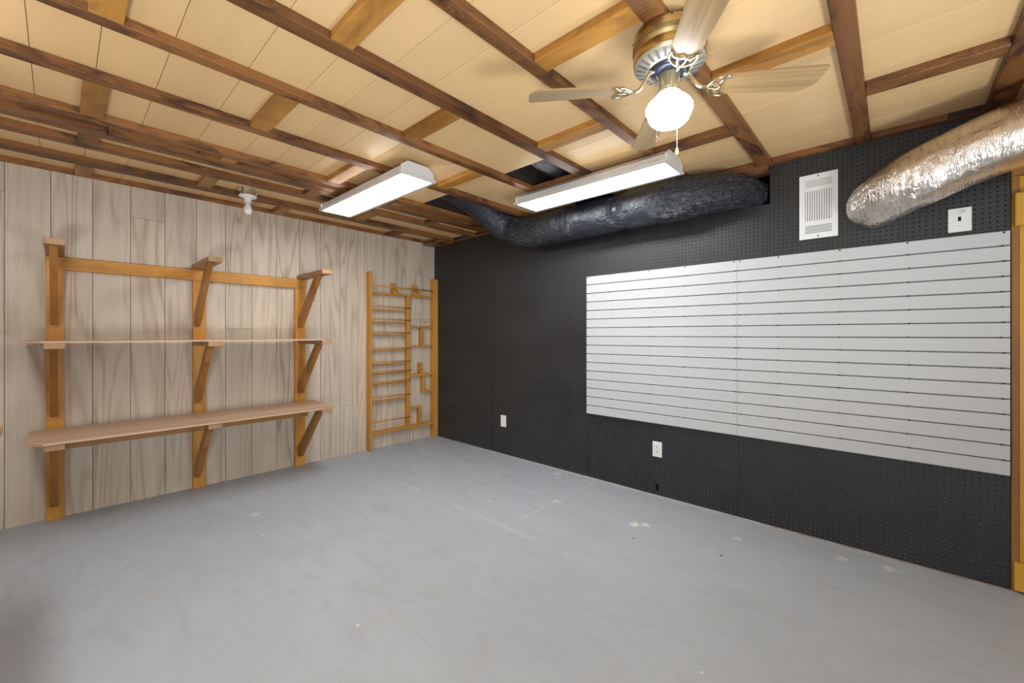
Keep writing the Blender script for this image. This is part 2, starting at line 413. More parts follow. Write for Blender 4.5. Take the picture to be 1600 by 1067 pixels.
def tube_bm(bm, path, rad, seg=8, cap=True):
    fr = frames(path); rings = []
    for i, (p, (t, n, b)) in enumerate(zip(path, fr)):
        r = rad(i) if callable(rad) else rad
        ring = []
        for j in range(seg):
            a = 2 * math.pi * j / seg
            rr = r(a) if callable(r) else r
            ring.append(bm.verts.new(p + (n * math.cos(a) + b * math.sin(a)) * rr))
        rings.append(ring)
    for a, b in zip(rings, rings[1:]):
        for i in range(seg): bm.faces.new((a[i], a[(i + 1) % seg], b[(i + 1) % seg], b[i]))
    if cap: bm.faces.new(rings[0]); bm.faces.new(rings[-1][::-1])

def tube(name, path, r, mat, parent=None, seg=8, smooth=True):
    bm = bmesh.new(); path = [Vector(p) for p in path]; tube_bm(bm, path, r, seg)
    return from_bm(name, bm, mat, parent, path[0], smooth)

# ------------------------------------------------------------------ floor and hidden walls
XL, YB = -4.6, -6.6
floor = box('floor', (XL - .1, 0.3), (YB - .1, 0.1), (-0.1, 0.0), M_floor, bev=0); tag(floor, 'grey painted concrete floor with worn patches', kind='structure')
def wall_with_opening(name, lo, hi, axis, pos, oplo, ophi, oph, label):
    bm = bmesh.new()
    def seg(a, b, z0, z1):
        if axis == 'y': bm_box(bm, (a, b), (pos - .1, pos), (z0, z1))
        else: bm_box(bm, (pos - .1, pos), (a, b), (z0, z1))
    seg(lo, oplo, 0, 2.75); seg(ophi, hi, 0, 2.75); seg(oplo, ophi, oph, 2.75)  # unseen opening, added to let the fill lamps in
    return tag(from_bm(name, bm, M_paint), label, kind='structure')
wall_with_opening('wall_rear', XL, 0.3, 'y', YB, -3.9, -1.3, 2.2, 'off-white wall behind the viewer with a wide opening added for fill light')
wall_with_opening('wall_side', YB, 0.1, 'x', XL, -5.9, -4.0, 2.2, 'off-white side wall left of the viewer with an opening added for fill light')

# ------------------------------------------------------------------ left (plank) wall
wl = box('wall_left', (XL, 0.1), (0.012, 0.1), (0, 2.75), M_joint, bev=0)
tag(wl, 'whitewashed wood plank wall behind the wooden shelving', kind='structure')
PW = 0.2025
k = 0
x1 = 0.0
while x1 > XL:
    x0 = x1 - PW
    jz = {2: 1.36, 5: 0.52, 10: 1.32, 13: 2.16, 7: 1.6, 17: 2.2}.get(k)
    spans = [(0.0, 2.43)] if jz is None else [(0.0, jz - 0.0008), (jz + 0.0008, 2.43)]
    for a, b in spans:
        box('wood_plank', (x0 + .0013, x1 - .0013), (0.0, 0.012), (a, b), W_wall('z'), wl, bev=0.0012)
    x1 = x0; k += 1

# ------------------------------------------------------------------ ceiling: deck, planks, joists, blocking
ZJ, ZP = 2.390, 2.428
ce = box('ceiling', (XL - .1, 0.3), (YB - .1, 0.1), (2.75, 2.8), M_brown_shade, bev=0)
tag(ce, 'tan plank ceiling crossed by dark stained joists and blocking', kind='structure')
edges = [0.0, -0.22, -0.475, -0.775, -1.025, -1.25, -1.385, -1.585, -1.79, -2.022, -2.225, -2.407, -2.64, -2.89, -3.09, -3.28, -3.50, -3.72, -3.95, -4.17, -4.39, -4.6]
for a, b in zip(edges, edges[1:]):
    if a > -1.02:
        spans = [(0.0, -1.17), (-1.66, -2.16), (-2.64, YB)]
    else: spans = [(0.0, YB)]
    for s in spans:
        box('ceiling_plank', (b + .0010, a - .0010), s, (ZP, ZP + 0.006), W_ceil('y'), ce, bev=0.001)
g = box('groove_backing', (-1.02, 0.04), (-2.64, YB), (ZP + .006, ZP + .012), W_groove('y'), ce, bev=0)
box('groove_backing', (XL, -1.02), (0.0, YB), (ZP + .006, ZP + .012), W_groove('y'), ce, bev=0)
box('groove_backing', (-1.02, 0.04), (0.0, -1.17), (ZP + .006, ZP + .012), W_groove('y'), ce, bev=0)
box('groove_backing', (-1.02, 0.04), (-1.66, -2.16), (ZP + .006, ZP + .012), W_groove('y'), ce, bev=0)
joists = [(-0.022, 0.0), (-0.385, -0.292), (-0.765, -0.67), (-0.992, -0.922), (-1.058, -0.996), (-1.21, -1.138), (-1.70, -1.63), (-2.20, -2.137),
          (-2.683, -2.608), (-3.17, -3.11), (-3.672, -3.595), (-4.166, -4.096), (-4.69, -4.60), (-5.17, -5.10), (-5.67, -5.6), (-6.17, -6.10)]
for i, (a, b) in enumerate(joists):
    if i == 4:      # the doubled joist, spliced
        box('joist', (XL, -3.02), (a, b), (ZJ - .004, ZP), W_joist('x'), ce); box('joist', (-3.017, 0.0), (a + .004, b), (ZJ + .002, ZP), W_joist('x'), ce)
    else:
        box('joist', (XL, 0.0), (a, b), (ZJ + (0.002 if i == 0 else 0), ZP), W_joist('x'), ce, bev=0.003)
for i in (5, 6, 7, 8):   # deep floor joists seen through the two openings
    a, b = joists[i]
    box('floor_joist', (-1.02, 0.03), (a + .012, b - .012), (ZP + .0121, 2.74), M_brown_shade, ce)
bx = {'A': [-4.33, -3.085, -1.83, -0.66], 'B': [-3.70, -2.455, -1.21]}
gaps = [(0, 1, 'A'), (1, 2, 'B'), (2, 3, 'A'), (4, 5, 'B'), (5, 6, 'A'), (6, 7, 'B'), (7, 8, 'A'), (8, 9, 'B'), (9, 10, 'A'), (10, 11, 'B'), (11, 12, 'A'), (12, 13, 'B'), (13, 14, 'A'), (14, 15, 'B')]
for i, j, t in gaps:
    for x in bx[t]:
        if t == 'A' and i == 5 and x > -1: continue
        wide = 0.044 + random.uniform(-.001, .003)
        m = W_joist('y') if (j <= 3 and random.random() < .35) or x > -0.7 else W_block('y')
        box('blocking', (x - wide, x + wide), (joists[j][1] + .0005, joists[i][0] - .0005), (ZJ + random.uniform(0.0, .003), ZP), m, ce, bev=0.003)
# boards along the top of the pegboard wall
box('ledger_board', (-0.042, 0.0), (-4.60, -4.168), (ZJ + .004, ZP), W_joist('y'), ce)
box('ledger_board', (-0.042, 0.0), (-4.094, -3.674), (ZJ + .004, ZP), W_joist('y'), ce)
box('ledger_board', (-0.042, 0.0), (-3.593, -3.172), (ZJ + .004, ZP), W_joist('y'), ce)
box('ledger_block', (-0.055, 0.02), (-3.655, -3.40), (2.335, ZJ), W_joist('y'), ce)
box('ledger_block', (-0.175, -0.001), (-0.37, -0.001), (2.366, ZJ), W_joist('y'), ce)
box('ledger_board', (-0.03, -0.001), (-1.0, -0.372), (2.374, ZJ), W_joist('y'), ce)
box('metal_bracket', (-0.048, -0.0425), (-4.59, -4.47), (ZJ + .006, ZP - .002), M_brown_shade, ce)

# ------------------------------------------------------------------ right (pegboard) wall
bm = bmesh.new()
OP = (-3.656, -3.40, 2.14, 2.39)     # opening the black duct enters
for (y0, y1, z0, z1) in [(-3.40, 0.1, 0, 2.75), (-3.656, -3.40, 0, OP[2]), (-3.656, -3.40, OP[3], 2.75), (-4.69, -3.656, 0, 2.75), (YB, -4.69, 2.14, 2.75), (YB, -5.7, 0, 2.14)]:
    bm_box(bm, (0.03, 0.13), (y0, y1), (z0, z1))
wr = from_bm('wall_right', bm, M_backing)
tag(wr, 'right wall covered in black painted pegboard', kind='structure')
def pegboard(y0, y1, z0, z1, skip=None, step=0.0254, r=0.0036, x=0.0, th=0.0055, parent=wr):
    ny = int((y1 - y0 - 0.008) / step); nz = int((z1 - z0 - 0.008) / step)
    oy = y0 + (y1 - y0 - ny * step) / 2; oz = z0 + (z1 - z0 - nz * step) / 2
    ca = [(math.cos(math.pi / 8 + k * math.pi / 4) * r, math.sin(math.pi / 8 + k * math.pi / 4) * r) for k in range(8)]
    unit = [(0, -step / 2, -step / 2), (0, step / 2, -step / 2), (0, step / 2, step / 2), (0, -step / 2, step / 2)]
    unit += [(0, a, b) for a, b in ca] + [(th, a, b) for a, b in ca]
    unit = np.array(unit)
    # ring k angles 22.5+45k: 0,1 top right .. ; corners: 0 LL 1 LR 2 UR 3 UL
    quads = [(1, 2, 4, 11), (2, 3, 6, 5), (3, 0, 8, 7), (0, 1, 10, 9)]
    tris = [(2, 5, 4), (3, 7, 6), (0, 9, 8), (1, 11, 10)]
    walls = [(4 + k, 4 + (k + 1) % 8, 12 + (k + 1) % 8, 12 + k) for k in range(8)]
    cells = [(i, j) for i in range(ny) for j in range(nz) if not (skip and skip(oy + (i + .5) * step, oz + (j + .5) * step))]
    V = []; Fq = []; mi = []
    cen = np.array([(x, oy + (i + .5) * step, oz + (j + .5) * step) for i, j in cells])
    V = (cen[:, None, :] + unit[None, :, :]).reshape(-1, 3)
    faces = []; mats = []
    for c in range(len(cells)):
        o = c * 20
        for q in quads: faces.append((q[0] + o, q[1] + o, q[2] + o, q[3] + o)); mats.append(0)
        for q in tris: faces.append((q[0] + o, q[1] + o, q[2] + o)); mats.append(0)
        for k_, q in enumerate(walls): faces.append((q[0] + o, q[1] + o, q[2] + o, q[3] + o)); mats.append(1 if k_ in (4, 5, 6) else 0)  # up-facing rims pale, the rest black: overhead light painted into the holes
    V = V.tolist()
    def rect(ya, yb, za, zb, xx=x):
        if yb - ya < 1e-5 or zb - za < 1e-5: return
        n = len(V); V.extend([(xx, ya, za), (xx, yb, za), (xx, yb, zb), (xx, ya, zb)]); faces.append((n, n + 1, n + 2, n + 3)); mats.append(0)
    y2, z2 = oy + ny * step, oz + nz * step
    g = 0.0007
    rect(y0 + g, oy, z0 + g, z1 - g); rect(y2, y1 - g, z0 + g, z1 - g); rect(oy, y2, z0 + g, oz); rect(oy, y2, z2, z1 - g)
    # board edges
    for (ya, za, yb, zb) in [(y0 + g, z0 + g, y1 - g, z0 + g), (y1 - g, z0 + g, y1 - g, z1 - g), (y1 - g, z1 - g, y0 + g, z1 - g), (y0 + g, z1 - g, y0 + g, z0 + g)]:
        n = len(V); V.extend([(x, ya, za), (x, yb, zb), (x + th, yb, zb), (x + th, ya, za)]); faces.append((n, n + 1, n + 2, n + 3)); mats.append(0)
    c = Vector((x, (y0 + y1) / 2, (z0 + z1) / 2))
    V = [(v[0] - c.x, v[1] - c.y, v[2] - c.z) for v in V]
    me = bpy.data.meshes.new('pegboard_panel'); me.from_pydata(V, [], faces)
    me.materials.append(M_peg); me.materials.append(M_lit_rim)
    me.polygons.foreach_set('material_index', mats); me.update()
    return link('pegboard_panel', me, None, parent, c)
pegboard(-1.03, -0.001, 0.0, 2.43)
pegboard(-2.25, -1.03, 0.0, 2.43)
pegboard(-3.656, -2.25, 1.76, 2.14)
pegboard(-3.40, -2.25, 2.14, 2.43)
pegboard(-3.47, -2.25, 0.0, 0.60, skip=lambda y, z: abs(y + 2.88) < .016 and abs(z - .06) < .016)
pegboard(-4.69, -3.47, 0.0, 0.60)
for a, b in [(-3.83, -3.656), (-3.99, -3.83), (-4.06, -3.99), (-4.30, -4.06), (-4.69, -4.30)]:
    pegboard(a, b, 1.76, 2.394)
box('panel_backing', (0.0255, 0.0295), (-4.69, -2.25), (0.60, 1.76), M_dark, wr, bev=0)
# cavity the duct disappears into
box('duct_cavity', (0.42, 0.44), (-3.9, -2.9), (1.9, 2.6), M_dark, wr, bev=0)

# ------------------------------------------------------------------ door at the right edge
dr = empty('door_1', (0.0, -5.2, 0.0), 'honey coloured wooden door and frame at the right edge of the pegboard', kind='structure')
box('door_casing', (-0.004, 0.03), (-4.7165, -4.692), (0.0, 2.052), W_brace('z'), dr)
box('door_header', (-0.004, 0.03), (-5.75, -4.692), (2.054, 2.14), W_brace('y'), dr)
y = -4.718
while y > -5.7:
    box('door_board', (0.004, 0.03), (y - .138, y), (0.012, 2.050), W_door('z'), dr); y -= 0.1395
box('latch_block', (-0.036, -0.0045), (-4.775, -4.699), (1.80, 1.962), W_door('z'), dr, bev=0.004)
box('stop_block', (-0.028, -0.0045), (-4.775, -4.699), (0.012, 0.148), W_door('z'), dr, bev=0.003)

# ------------------------------------------------------------------ slatwall: two 4 ft panels of sixteen slats
ZS, SP = 0.5635, 0.0762
def slat_panel(y0, y1, label, screws):
    r = empty('slatwall_panel', (0, (y0 + y1) / 2, ZS), label, 'slatwall', 'white slatwall panels on the black pegboard wall')
    box('back_sheet', (-0.0075, -0.0006), (y0 + .001, y1 - .001), (ZS + .001, ZS + 16 * SP - .001), M_groove, r, bev=0)
    bm = bmesh.new()
    prof = [(-0.0076, 0.0055), (-0.0205, 0.0055), (-0.0225, 0.0075), (-0.0222, 0.040), (-0.0232, 0.0735), (-0.0215, 0.0757), (-0.0076, 0.0757)]
    v0 = [bm.verts.new((px, y0, pz)) for px, pz in prof]; v1 = [bm.verts.new((px, y1, pz)) for px, pz in prof]
    n = len(prof); bm.faces.new(v0); bm.faces.new(v1[::-1])
    for i in range(n): bm.faces.new((v0[i], v0[(i + 1) % n], v1[(i + 1) % n], v1[i]))
    bmesh.ops.recalc_face_normals(bm, faces=bm.faces)
    bmesh.ops.translate(bm, vec=(0, -(y0 + y1) / 2, 0), verts=bm.verts)
    me = bpy.data.meshes.new('slat'); bm.to_mesh(me); bm.free(); me.materials.append(M_slat)
    for i in range(16): link('slat', me, M_slat, r, (0, (y0 + y1) / 2, ZS + i * SP))
    bm = bmesh.new()
    for i in range(1, 17):
        for sy in screws:
            z = ZS + i * SP + (0.0035 if i < 16 else -0.008)
            bmesh.ops.create_cone(bm, cap_ends=True, segments=8, radius1=0.0052, radius2=0.0042, depth=0.004,
                matrix=Matrix.Translation((-0.0235 if i == 16 else -0.021, sy + random.uniform(-.006, .006), z)) @ Matrix.Rotation(-math.pi / 2, 4, 'Y'))
    tag(from_bm('screw_heads', bm, M_screw, r, (0, (y0 + y1) / 2, ZS)), kind='stuff')
slat_panel(-3.4625, -2.2475, 'white slatwall panel on the pegboard, left half nearer the corner', [-2.258, -2.492, -2.833, -3.109, -3.448])
slat_panel(-4.686, -3.464, 'white slatwall panel on the pegboard, right half beside the wooden door', [-3.478, -3.709, -4.024, -4.322, -4.662])

# ------------------------------------------------------------------ vent grille and wall plates
vy0, vy1, vz0, vz1 = -4.014, -3.82, 1.868, 2.270
vt = empty('vent_grille', (0, (vy0 + vy1) / 2, (vz0 + vz1) / 2), 'white rectangular air vent grille on black pegboard above the slatwall', 'vent')
H = vz1 - vz0
zz = lambda f: vz1 - f * H
iy0, iy1 = vy0 + 0.030, vy1 - 0.030
bm = bmesh.new()
bands = [(0, .075), (.205, .26), (.72, .785), (.925, 1.0)]
for a, b in bands: bm_box(bm, (-.0095, -.004), (iy0, iy1), (zz(a), zz(b)))
bm_box(bm, (-.0095, -.004), (vy0, iy0), (vz0, vz1)); bm_box(bm, (-.0095, -.004), (iy1, vy1), (vz0, vz1))
from_bm('face_plate', bm, M_vent, vt, (-.006, (vy0 + vy1) / 2, (vz0 + vz1) / 2))
box('dark_duct_opening', (-.0035, -.0008), (iy0 - .01, iy1 + .01), (zz(.95), zz(.05)), M_slot, vt, bev=0)
for k in range(6):
    z = zz(.075 + .13 * (k / 5)); z2 = zz(.075 + .13 * min(1, (k / 5 + .12)))
for k in range(6):
    zc = zz(.082 + .117 * k / 5); box('horizontal_louvre', (-.0085, -.0045), (iy0, iy1), (zc - .0033, zc + .0033), M_vent, vt, bev=0)
    zc = zz(.792 + .126 * k / 5); box('horizontal_louvre', (-.0085, -.0045), (iy0, iy1), (zc - .0026, zc + .0026), M_vent, vt, bev=0)
for k in range(11):
    yc = iy0 + (iy1 - iy0) * (k + .5) / 11
    o = box('vertical_louvre', (-.0055, -.0043), (yc - .0040, yc + .0040), (zz(.718), zz(.262)), M_vent, vt, bev=0)
    o.rotation_euler = (0, 0, 0.25); o.location.x -= 0.002
for z in (zz(.035), zz(.965)):
    bm = bmesh.new(); bmesh.ops.create_cone(bm, cap_ends=True, segments=10, radius1=.0045, radius2=.0035, depth=.003, matrix=Matrix.Rotation(-math.pi / 2, 4, 'Y'))
    from_bm('screw', bm, M_screw, vt).location = Vector((-.011, (vy0 + vy1) / 2, z)) - vt.location

def plate(yc, zc, wy, hz, name, label, cat):
    r = empty(name, (0, yc, zc), label, cat)
    box('cover_plate', (-.0075, -.0006), (yc - wy / 2, yc + wy / 2), (zc - hz / 2, zc + hz / 2), M_white, r, bev=0.0025)
    return r
p1 = plate(-4.517, 1.869, 0.086, 0.125, 'cable_wall_plate', 'white cable plate with a dark jack on pegboard below the silver duct', 'wall plate')
box('jack', (-.0105, -.0076), (-4.522, -4.511), (1.862, 1.884), M_dark, p1, bev=0.001)
tube('cable_clip', spline([(-.010, -4.507, 1.913), (-.012, -4.53, 1.915), (-.013, -4.536, 1.909), (-.012, -4.525, 1.903), (-.009, -4.523, 1.902)], 16), .0018, M_white, p1, 6)
for dz in (-.034, .034):
    box('plate_screw', (-.0085, -.0076), (-4.518, -4.514), (1.869 + dz - .002, 1.869 + dz + .002), M_slot, p1, bev=0)
p2 = plate(-1.205, 0.350, 0.078, 0.122, 'blank_wall_plate', 'white blank outlet cover low on pegboard, nearer the room corner', 'wall plate')
box('cover_insert', (-.009, -.0076), (-1.222, -1.188), (0.316, 0.384), M_white, p2)
p3 = plate(-2.887, 0.362, 0.076, 0.120, 'duplex_outlet', 'white duplex power outlet under the slatwall on black pegboard', 'outlet')
for dz in (-.02, .02):
    f = box('receptacle', (-.0095, -.0076), (-2.904, -2.870), (0.362 + dz - .014, 0.362 + dz + .014), M_white, p3, bev=0.0015)
    for dy in (-.006, .006):
        box('socket_slot', (-.0103, -.0096), (-2.887 + dy - .0013, -2.887 + dy + .0013), (0.362 + dz - .002, 0.362 + dz + .008), M_dark, f, bev=0)
    box('socket_slot', (-.0103, -.0096), (-2.889, -2.885), (0.362 + dz - .009, 0.362 + dz - .0055), M_dark, f, bev=0)
box('plate_screw', (-.0085, -.0076), (-2.889, -2.885), (0.360, 0.364), M_slot, p3, bev=0)

# ------------------------------------------------------------------ wooden shelving on the plank wall
PT = 0.038
su = empty('wall_shelf_unit', (-2.42, 0, 0), 'open wooden wall shelving with three bracketed posts and two long pale boards', 'shelving')
box('top_rail', (-3.267, -1.573), (-PT, -.0006), (1.715, 1.803), W_shelf('x'), su, bev=0.002)
box('lower_rail', (-3.165, -1.567), (-PT - .0385, -PT - .0005), (0.482, 0.571), W_brace('x'), su, bev=0.002)  # darker brace wood here paints in the shelf's shadow
for (a, b, ac, bc) in [(-3.262, -3.177, -3.22, -3.224), (-2.460, -2.374, -2.42, -2.438), (-1.670, -1.578, -1.60, -1.632)]:
    box('post', (a, b), (-PT, -.0006), (0.0005, 1.7145), W_shelf('z'), su, bev=0.002)
    for zt, yb in ((1.842, -.0006), (1.218, -PT - .0006), (0.611, -PT - .0006)):
        box('bracket_arm', (ac - .0445, ac + .0445), (-.582, yb), (zt - .037, zt), W_arm('y'), su, bev=0.0025)
        z0 = zt - .0375
        prism('bracket_brace', [(-.525, z0), (-.435, z0), (-PT - .0008, z0 - .385), (-PT - .0008, z0 - .47), (-.085, z0 - .47)], 'x', bc - .018, bc + .018, W_brace('z'), su, bev=0.0015)
        bmb = bmesh.new(); bmesh.ops.create_cone(bmb, cap_ends=True, segments=8, radius1=.005, radius2=.004, depth=.004, matrix=Matrix.Rotation(math.pi / 2, 4, 'X'))
        s = from_bm('screw', bmb, M_screw, su); s.location = Vector((bc, -.0885, z0 - .445)) - su.location
def shelf_board(z0, th, outline, name, sag):
    bm = bmesh.new(); N = 48
    xs = [outline[0] + (outline[1] - outline[0]) * i / N for i in range(N + 1)]
    tipL, tipR, fL, fR, ytip, yf = outline
    def front(x):
        if x < fL: return ytip + (yf - ytip) * (x - tipL) / (fL - tipL)
        if x > fR: return ytip + (yf - ytip) * (tipR - x) / (tipR - fR)
        return yf
    xs = sorted(set(xs + [fL, fR]))
    rows = []
    for x in xs:
        dz = sag * math.sin(x * 5.3) * math.sin(x * 1.7 + 1)
        b = -.0006 if z0 > 3 else -.0392
        rows.append([bm.verts.new((x, y, z0 + dz * (y < -.3) + t)) for (y, t) in ((b, 0), (front(x), 0), (front(x), th), (b, th))])
    for a, b in zip(rows, rows[1:]):
        for i in range(4): bm.faces.new((a[i], a[(i + 1) % 4], b[(i + 1) % 4], b[i]))
    bm.faces.new(rows[0]); bm.faces.new(rows[-1][::-1])
    return from_bm(name, bm, W_board('x'), su, ((tipL + tipR) / 2, -.3, z0))
shelf_board(0.6115, 0.013, (-3.335, -1.505, -3.265, -1.63, -.525, -.592), 'shelf_board', 0.0)
shelf_board(1.2185, 0.009, (-3.356, -1.527, -3.28, -1.62, -.50, -.580), 'shelf_board', 0.0)

# workbench whose far corner just enters the left edge
wb = empty('workbench', (-3.98, -2.04, 0), 'tan wooden bench whose corner just shows at the left edge', 'workbench')
box('bench_top', (-4.58, -3.362), (-2.62, -1.46), (0.843, 0.888), W_bench('y'), wb, bev=0.004)
for x in (-4.5, -3.5):
    for y in (-2.5, -1.65): box('leg', (x - .045, x + .045), (y - .045, y + .045), (0.0005, 0.8425), W_bench('z'), wb)
box('lower_shelf', (-4.45, -3.55), (-2.45, -1.75), (0.20, 0.22), W_bench('y'), wb)

# ------------------------------------------------------------------ wooden spool rack in the corner
rk = empty('spool_rack', (-.46, 0, 0), 'tall honey coloured wooden rack of small shelves and dowels in the corner', 'rack')
box('side_stile', (-.924, -.900), (-.092, -.0006), (0.0005, 1.955), W_rack('z'), rk)
box('side_stile', (-.072, -.004), (-.075, -.0006), (0.0005, 1.955), W_rack('z'), rk)
box('middle_stile', (-.442, -.402), (-.060, -.0006), (0.197, 1.7145), W_rack('z'), rk)
box('top_shelf', (-.8995, -.0725), (-.066, -.0006), (1.715, 1.735), W_rack('x'), rk)
box('bottom_shelf', (-.8995, -.0725), (-.070, -.0006), (0.166, 0.1965), W_rack('x'), rk)
for zt, th in [(1.547, .011), (1.409, .010), (1.268, .010), (1.096, .009), (.937, .010), (.836, .010), (.720, .010), (.534, .013)]:
    box('small_shelf', (-.8995, -.4425), (-.055, -.0006), (zt - th, zt), W_rack('x'), rk)
for z, xr in [(1.803, -.0725), (1.577, -.4), (1.437, -.4), (1.287, -.4), (1.110, -.4), (.958, -.4), (.850, -.4), (.735, -.4), (.570, -.4), (.300, -.4)]:
    tube('dowel', [(-.8995, -.068, z), (xr, -.068, z)], .0068, W_rack('x'), rk, 8)
for zt, th in [(1.367, .014), (1.135, .013), (.797, .022)]:
    box('small_shelf', (-.4015, -.0725), (-.060, -.0006), (zt - th, zt), W_rack('x'), rk)
box('divider', (-.245, -.212), (-.058, -.0006), (1.1355, 1.3525), W_rack('z'), rk)
box('divider', (-.262, -.222), (-.058, -.0006), (.7975, .927), W_rack('z'), rk)
box('divider', (-.222, -.196), (-.060, -.0006), (.570, .7745), W_rack('z'), rk)
box('small_shelf', (-.1955, -.0725), (-.060, -.0006), (.570, .594), W_rack('x'), rk)
box('small_shelf', (-.4015, -.245), (-.060, -.0006), (.386, .405), W_rack('x'), rk)
box('divider', (-.272, -.245), (-.060, -.0006), (.197, .3855), W_rack('z'), rk)
for a in (-.592, -.303):
    prism('peg_block', [(-.062, 1.7355), (-.0006, 1.7355), (-.0006, 1.862), (-.02, 1.862), (-.02, 1.80), (-.04, 1.79), (-.058, 1.765)], 'x', a - .036, a + .036, W_rack('z'), rk)
def wires(x0, x1, zs):
    for z in zs: tube('guard_wire', [(x0, -.064, z), (x1, -.064, z)], .0016, M_brass, rk, 6)
wires(-.4015, -.0725, (1.45, 1.419)); wires(-.4015, -.263, (.889, .845, .815)); wires(-.2445, -.0725, (.305, .266, .226))

# ------------------------------------------------------------------ fluorescent fixtures
def fixture(xc, y0, y1, label):
    yc = (y0 + y1) / 2
    r = empty('fluorescent_light', (xc, yc, 2.39), label, 'ceiling light', 'flat lens fluorescent fixtures under the joists')
    body = [(xc - .118, 2.318), (xc - .118, 2.352), (xc - .075, 2.3895), (xc + .075, 2.3895), (xc + .118, 2.352), (xc + .118, 2.318)]
    prism('housing', body, 'y', y0 + .022, y1 - .022, M_fix, r, bev=0.002)
    cap = [(xc - .128, 2.313), (xc - .128, 2.354), (xc - .08, 2.3897), (xc + .08, 2.3897), (xc + .128, 2.354), (xc + .128, 2.313)]
    for a, b in ((y0 + .004, y0 + .0215), (y1 - .0215, y1 - .004)):
        e = prism('end_cap', cap, 'y', a, b, M_fix, r, bev=0.004)
        for sx in (-.105, .105):
            box('cap_clip', (xc + sx - .008, xc + sx + .008), (a - .004, a - .0002) if a < yc else (b + .0002, b + .004), (2.325, 2.352), M_fix, e, bev=0.0015)
    bm = bmesh.new()
    fw = .140; lw = .1175; ly0, ly1 = y0 + .02, y1 - .02
    bm_box(bm, (xc - fw, xc - lw), (y0, y1), (2.298, 2.3125)); bm_box(bm, (xc + lw, xc + fw), (y0, y1), (2.298, 2.3125))
    bm_box(bm, (xc - lw, xc + lw), (y0, ly0), (2.298, 2.3125)); bm_box(bm, (xc - lw, xc + lw), (ly1, y1), (2.298, 2.3125))
    from_bm('lens_frame', bm, M_fix, r, (xc, yc, 2.305))
    box('lens', (xc - lw + .0004, xc + lw - .0004), (ly0 + .0004, ly1 - .0004), (2.3005, 2.306), M_lens, r, bev=0)
    return r
fixture(-1.603, -1.968, -.742, 'flat fluorescent ceiling light nearer the plank wall and shelving')
fixture(-.625, -3.272, -2.045, 'flat fluorescent ceiling light beside the black duct and below the fan')

fixture(-3.60, -2.72, -1.494, 'added flat fluorescent ceiling light above the bench, unseen beyond the left edge')  # unseen fixture, added to brighten the left side

# ------------------------------------------------------------------ bare bulb lampholder
BX, BY = -2.185, -.475
lb = empty('bulb_lampholder', (BX, BY, ZP), 'bare white bulb in a porcelain holder on the ceiling near the shelving', 'light bulb')
lathe('junction_box', [(.052, -.001), (.055, -.002), (.055, -.05), (.052, -.052)], (BX, BY, ZP), M_galv, lb, 8, False)
for a in (0.4, 3.54):
    box('box_ear', (BX + .07 * math.cos(a) - .012, BX + .07 * math.cos(a) + .012), (BY + .07 * math.sin(a) - .01, BY + .07 * math.sin(a) + .01), (ZP - .035, ZP - .012), M_galv, lb)
lathe('porcelain_holder', [(.05, -.0525), (.062, -.055), (.064, -.062), (.055, -.07), (.030, -.078), (.024, -.092), (.023, -.112), (.019, -.1125)], (BX, BY, ZP), M_porc, lb, 32)
lathe('bulb', [(.013, -.1128), (.017, -.122), (.020, -.135), (.027, -.150), (.0315, -.166), (.031, -.180), (.024, -.194), (.012, -.202), (.002, -.204)], (BX, BY, ZP), M_bulb, lb, 32)
tube('pull_cord', [(BX - .035, BY - .02, ZP - .073), (BX - .035, BY - .02, 2.0), (BX - .033, BY - .02, 1.62)], .0013, M_cord, lb, 5)

# ------------------------------------------------------------------ ducts
def fbm(p, o=4):
    s = 0; a = 1
    for _ in range(o):
        s += a * noise.noise(p); p = p * 2.03; a *= .5
    return s
def duct(name, label, path, n, seg, r0, mat, wr_amp, cinch=(), ends=None, twist=0.0, wrinkles=None, flat=0.0):
    pts = spline(path, n)
    L = [0]
    for a, b in zip(pts, pts[1:]): L.append(L[-1] + (b - a).length)
    root = empty(name, pts[0], label, 'duct')
    fr = frames(pts)
    def rad(i):
        s = L[i]
        r = r0(s / L[-1]) if callable(r0) else r0
        dip = 0
        for c, wdt, d in cinch: dip += d * math.exp(-((s - c) / wdt) ** 2)
        wamp = wr_amp * (0.75 + (1.6 * wrinkles(s / L[-1]) if wrinkles else 0))
        def f(a):
            q = Vector((math.cos(a) * 2.2, math.sin(a) * 2.2, s * 3.2 + twist * a))
            v = fbm(q, 3) * wamp * 0.9
            cz = max(min(1.0, dip / .008), min(1.0, wrinkles(s / L[-1])) if wrinkles else 0)
            q2 = Vector((math.cos(a) * 5.0 + 9, math.sin(a) * 5.0, s * 16.0))
            v += (0.5 - abs(fbm(q2, 4))) * wamp * 0.7
            q3 = Vector((math.cos(a) * 10.0 + 3, math.sin(a) * 10.0, s * 7.0))
            cin = min(1.0, dip / .012 if dip else 0)
            v += fbm(q3, 2) * wamp * (0.35 + 1.3 * cin)
            crease.append(cz)
            return r - dip + v
        return f
    crease = []
    bm = bmesh.new(); tube_bm(bm, pts, rad, seg)
    o = from_bm('sleeve', bm, mat, root, pts[0], True)
    att = o.data.attributes.new('crease', 'FLOAT', 'POINT'); att.data.foreach_set('value', crease[:len(o.data.vertices)])
    return root, pts, L, fr

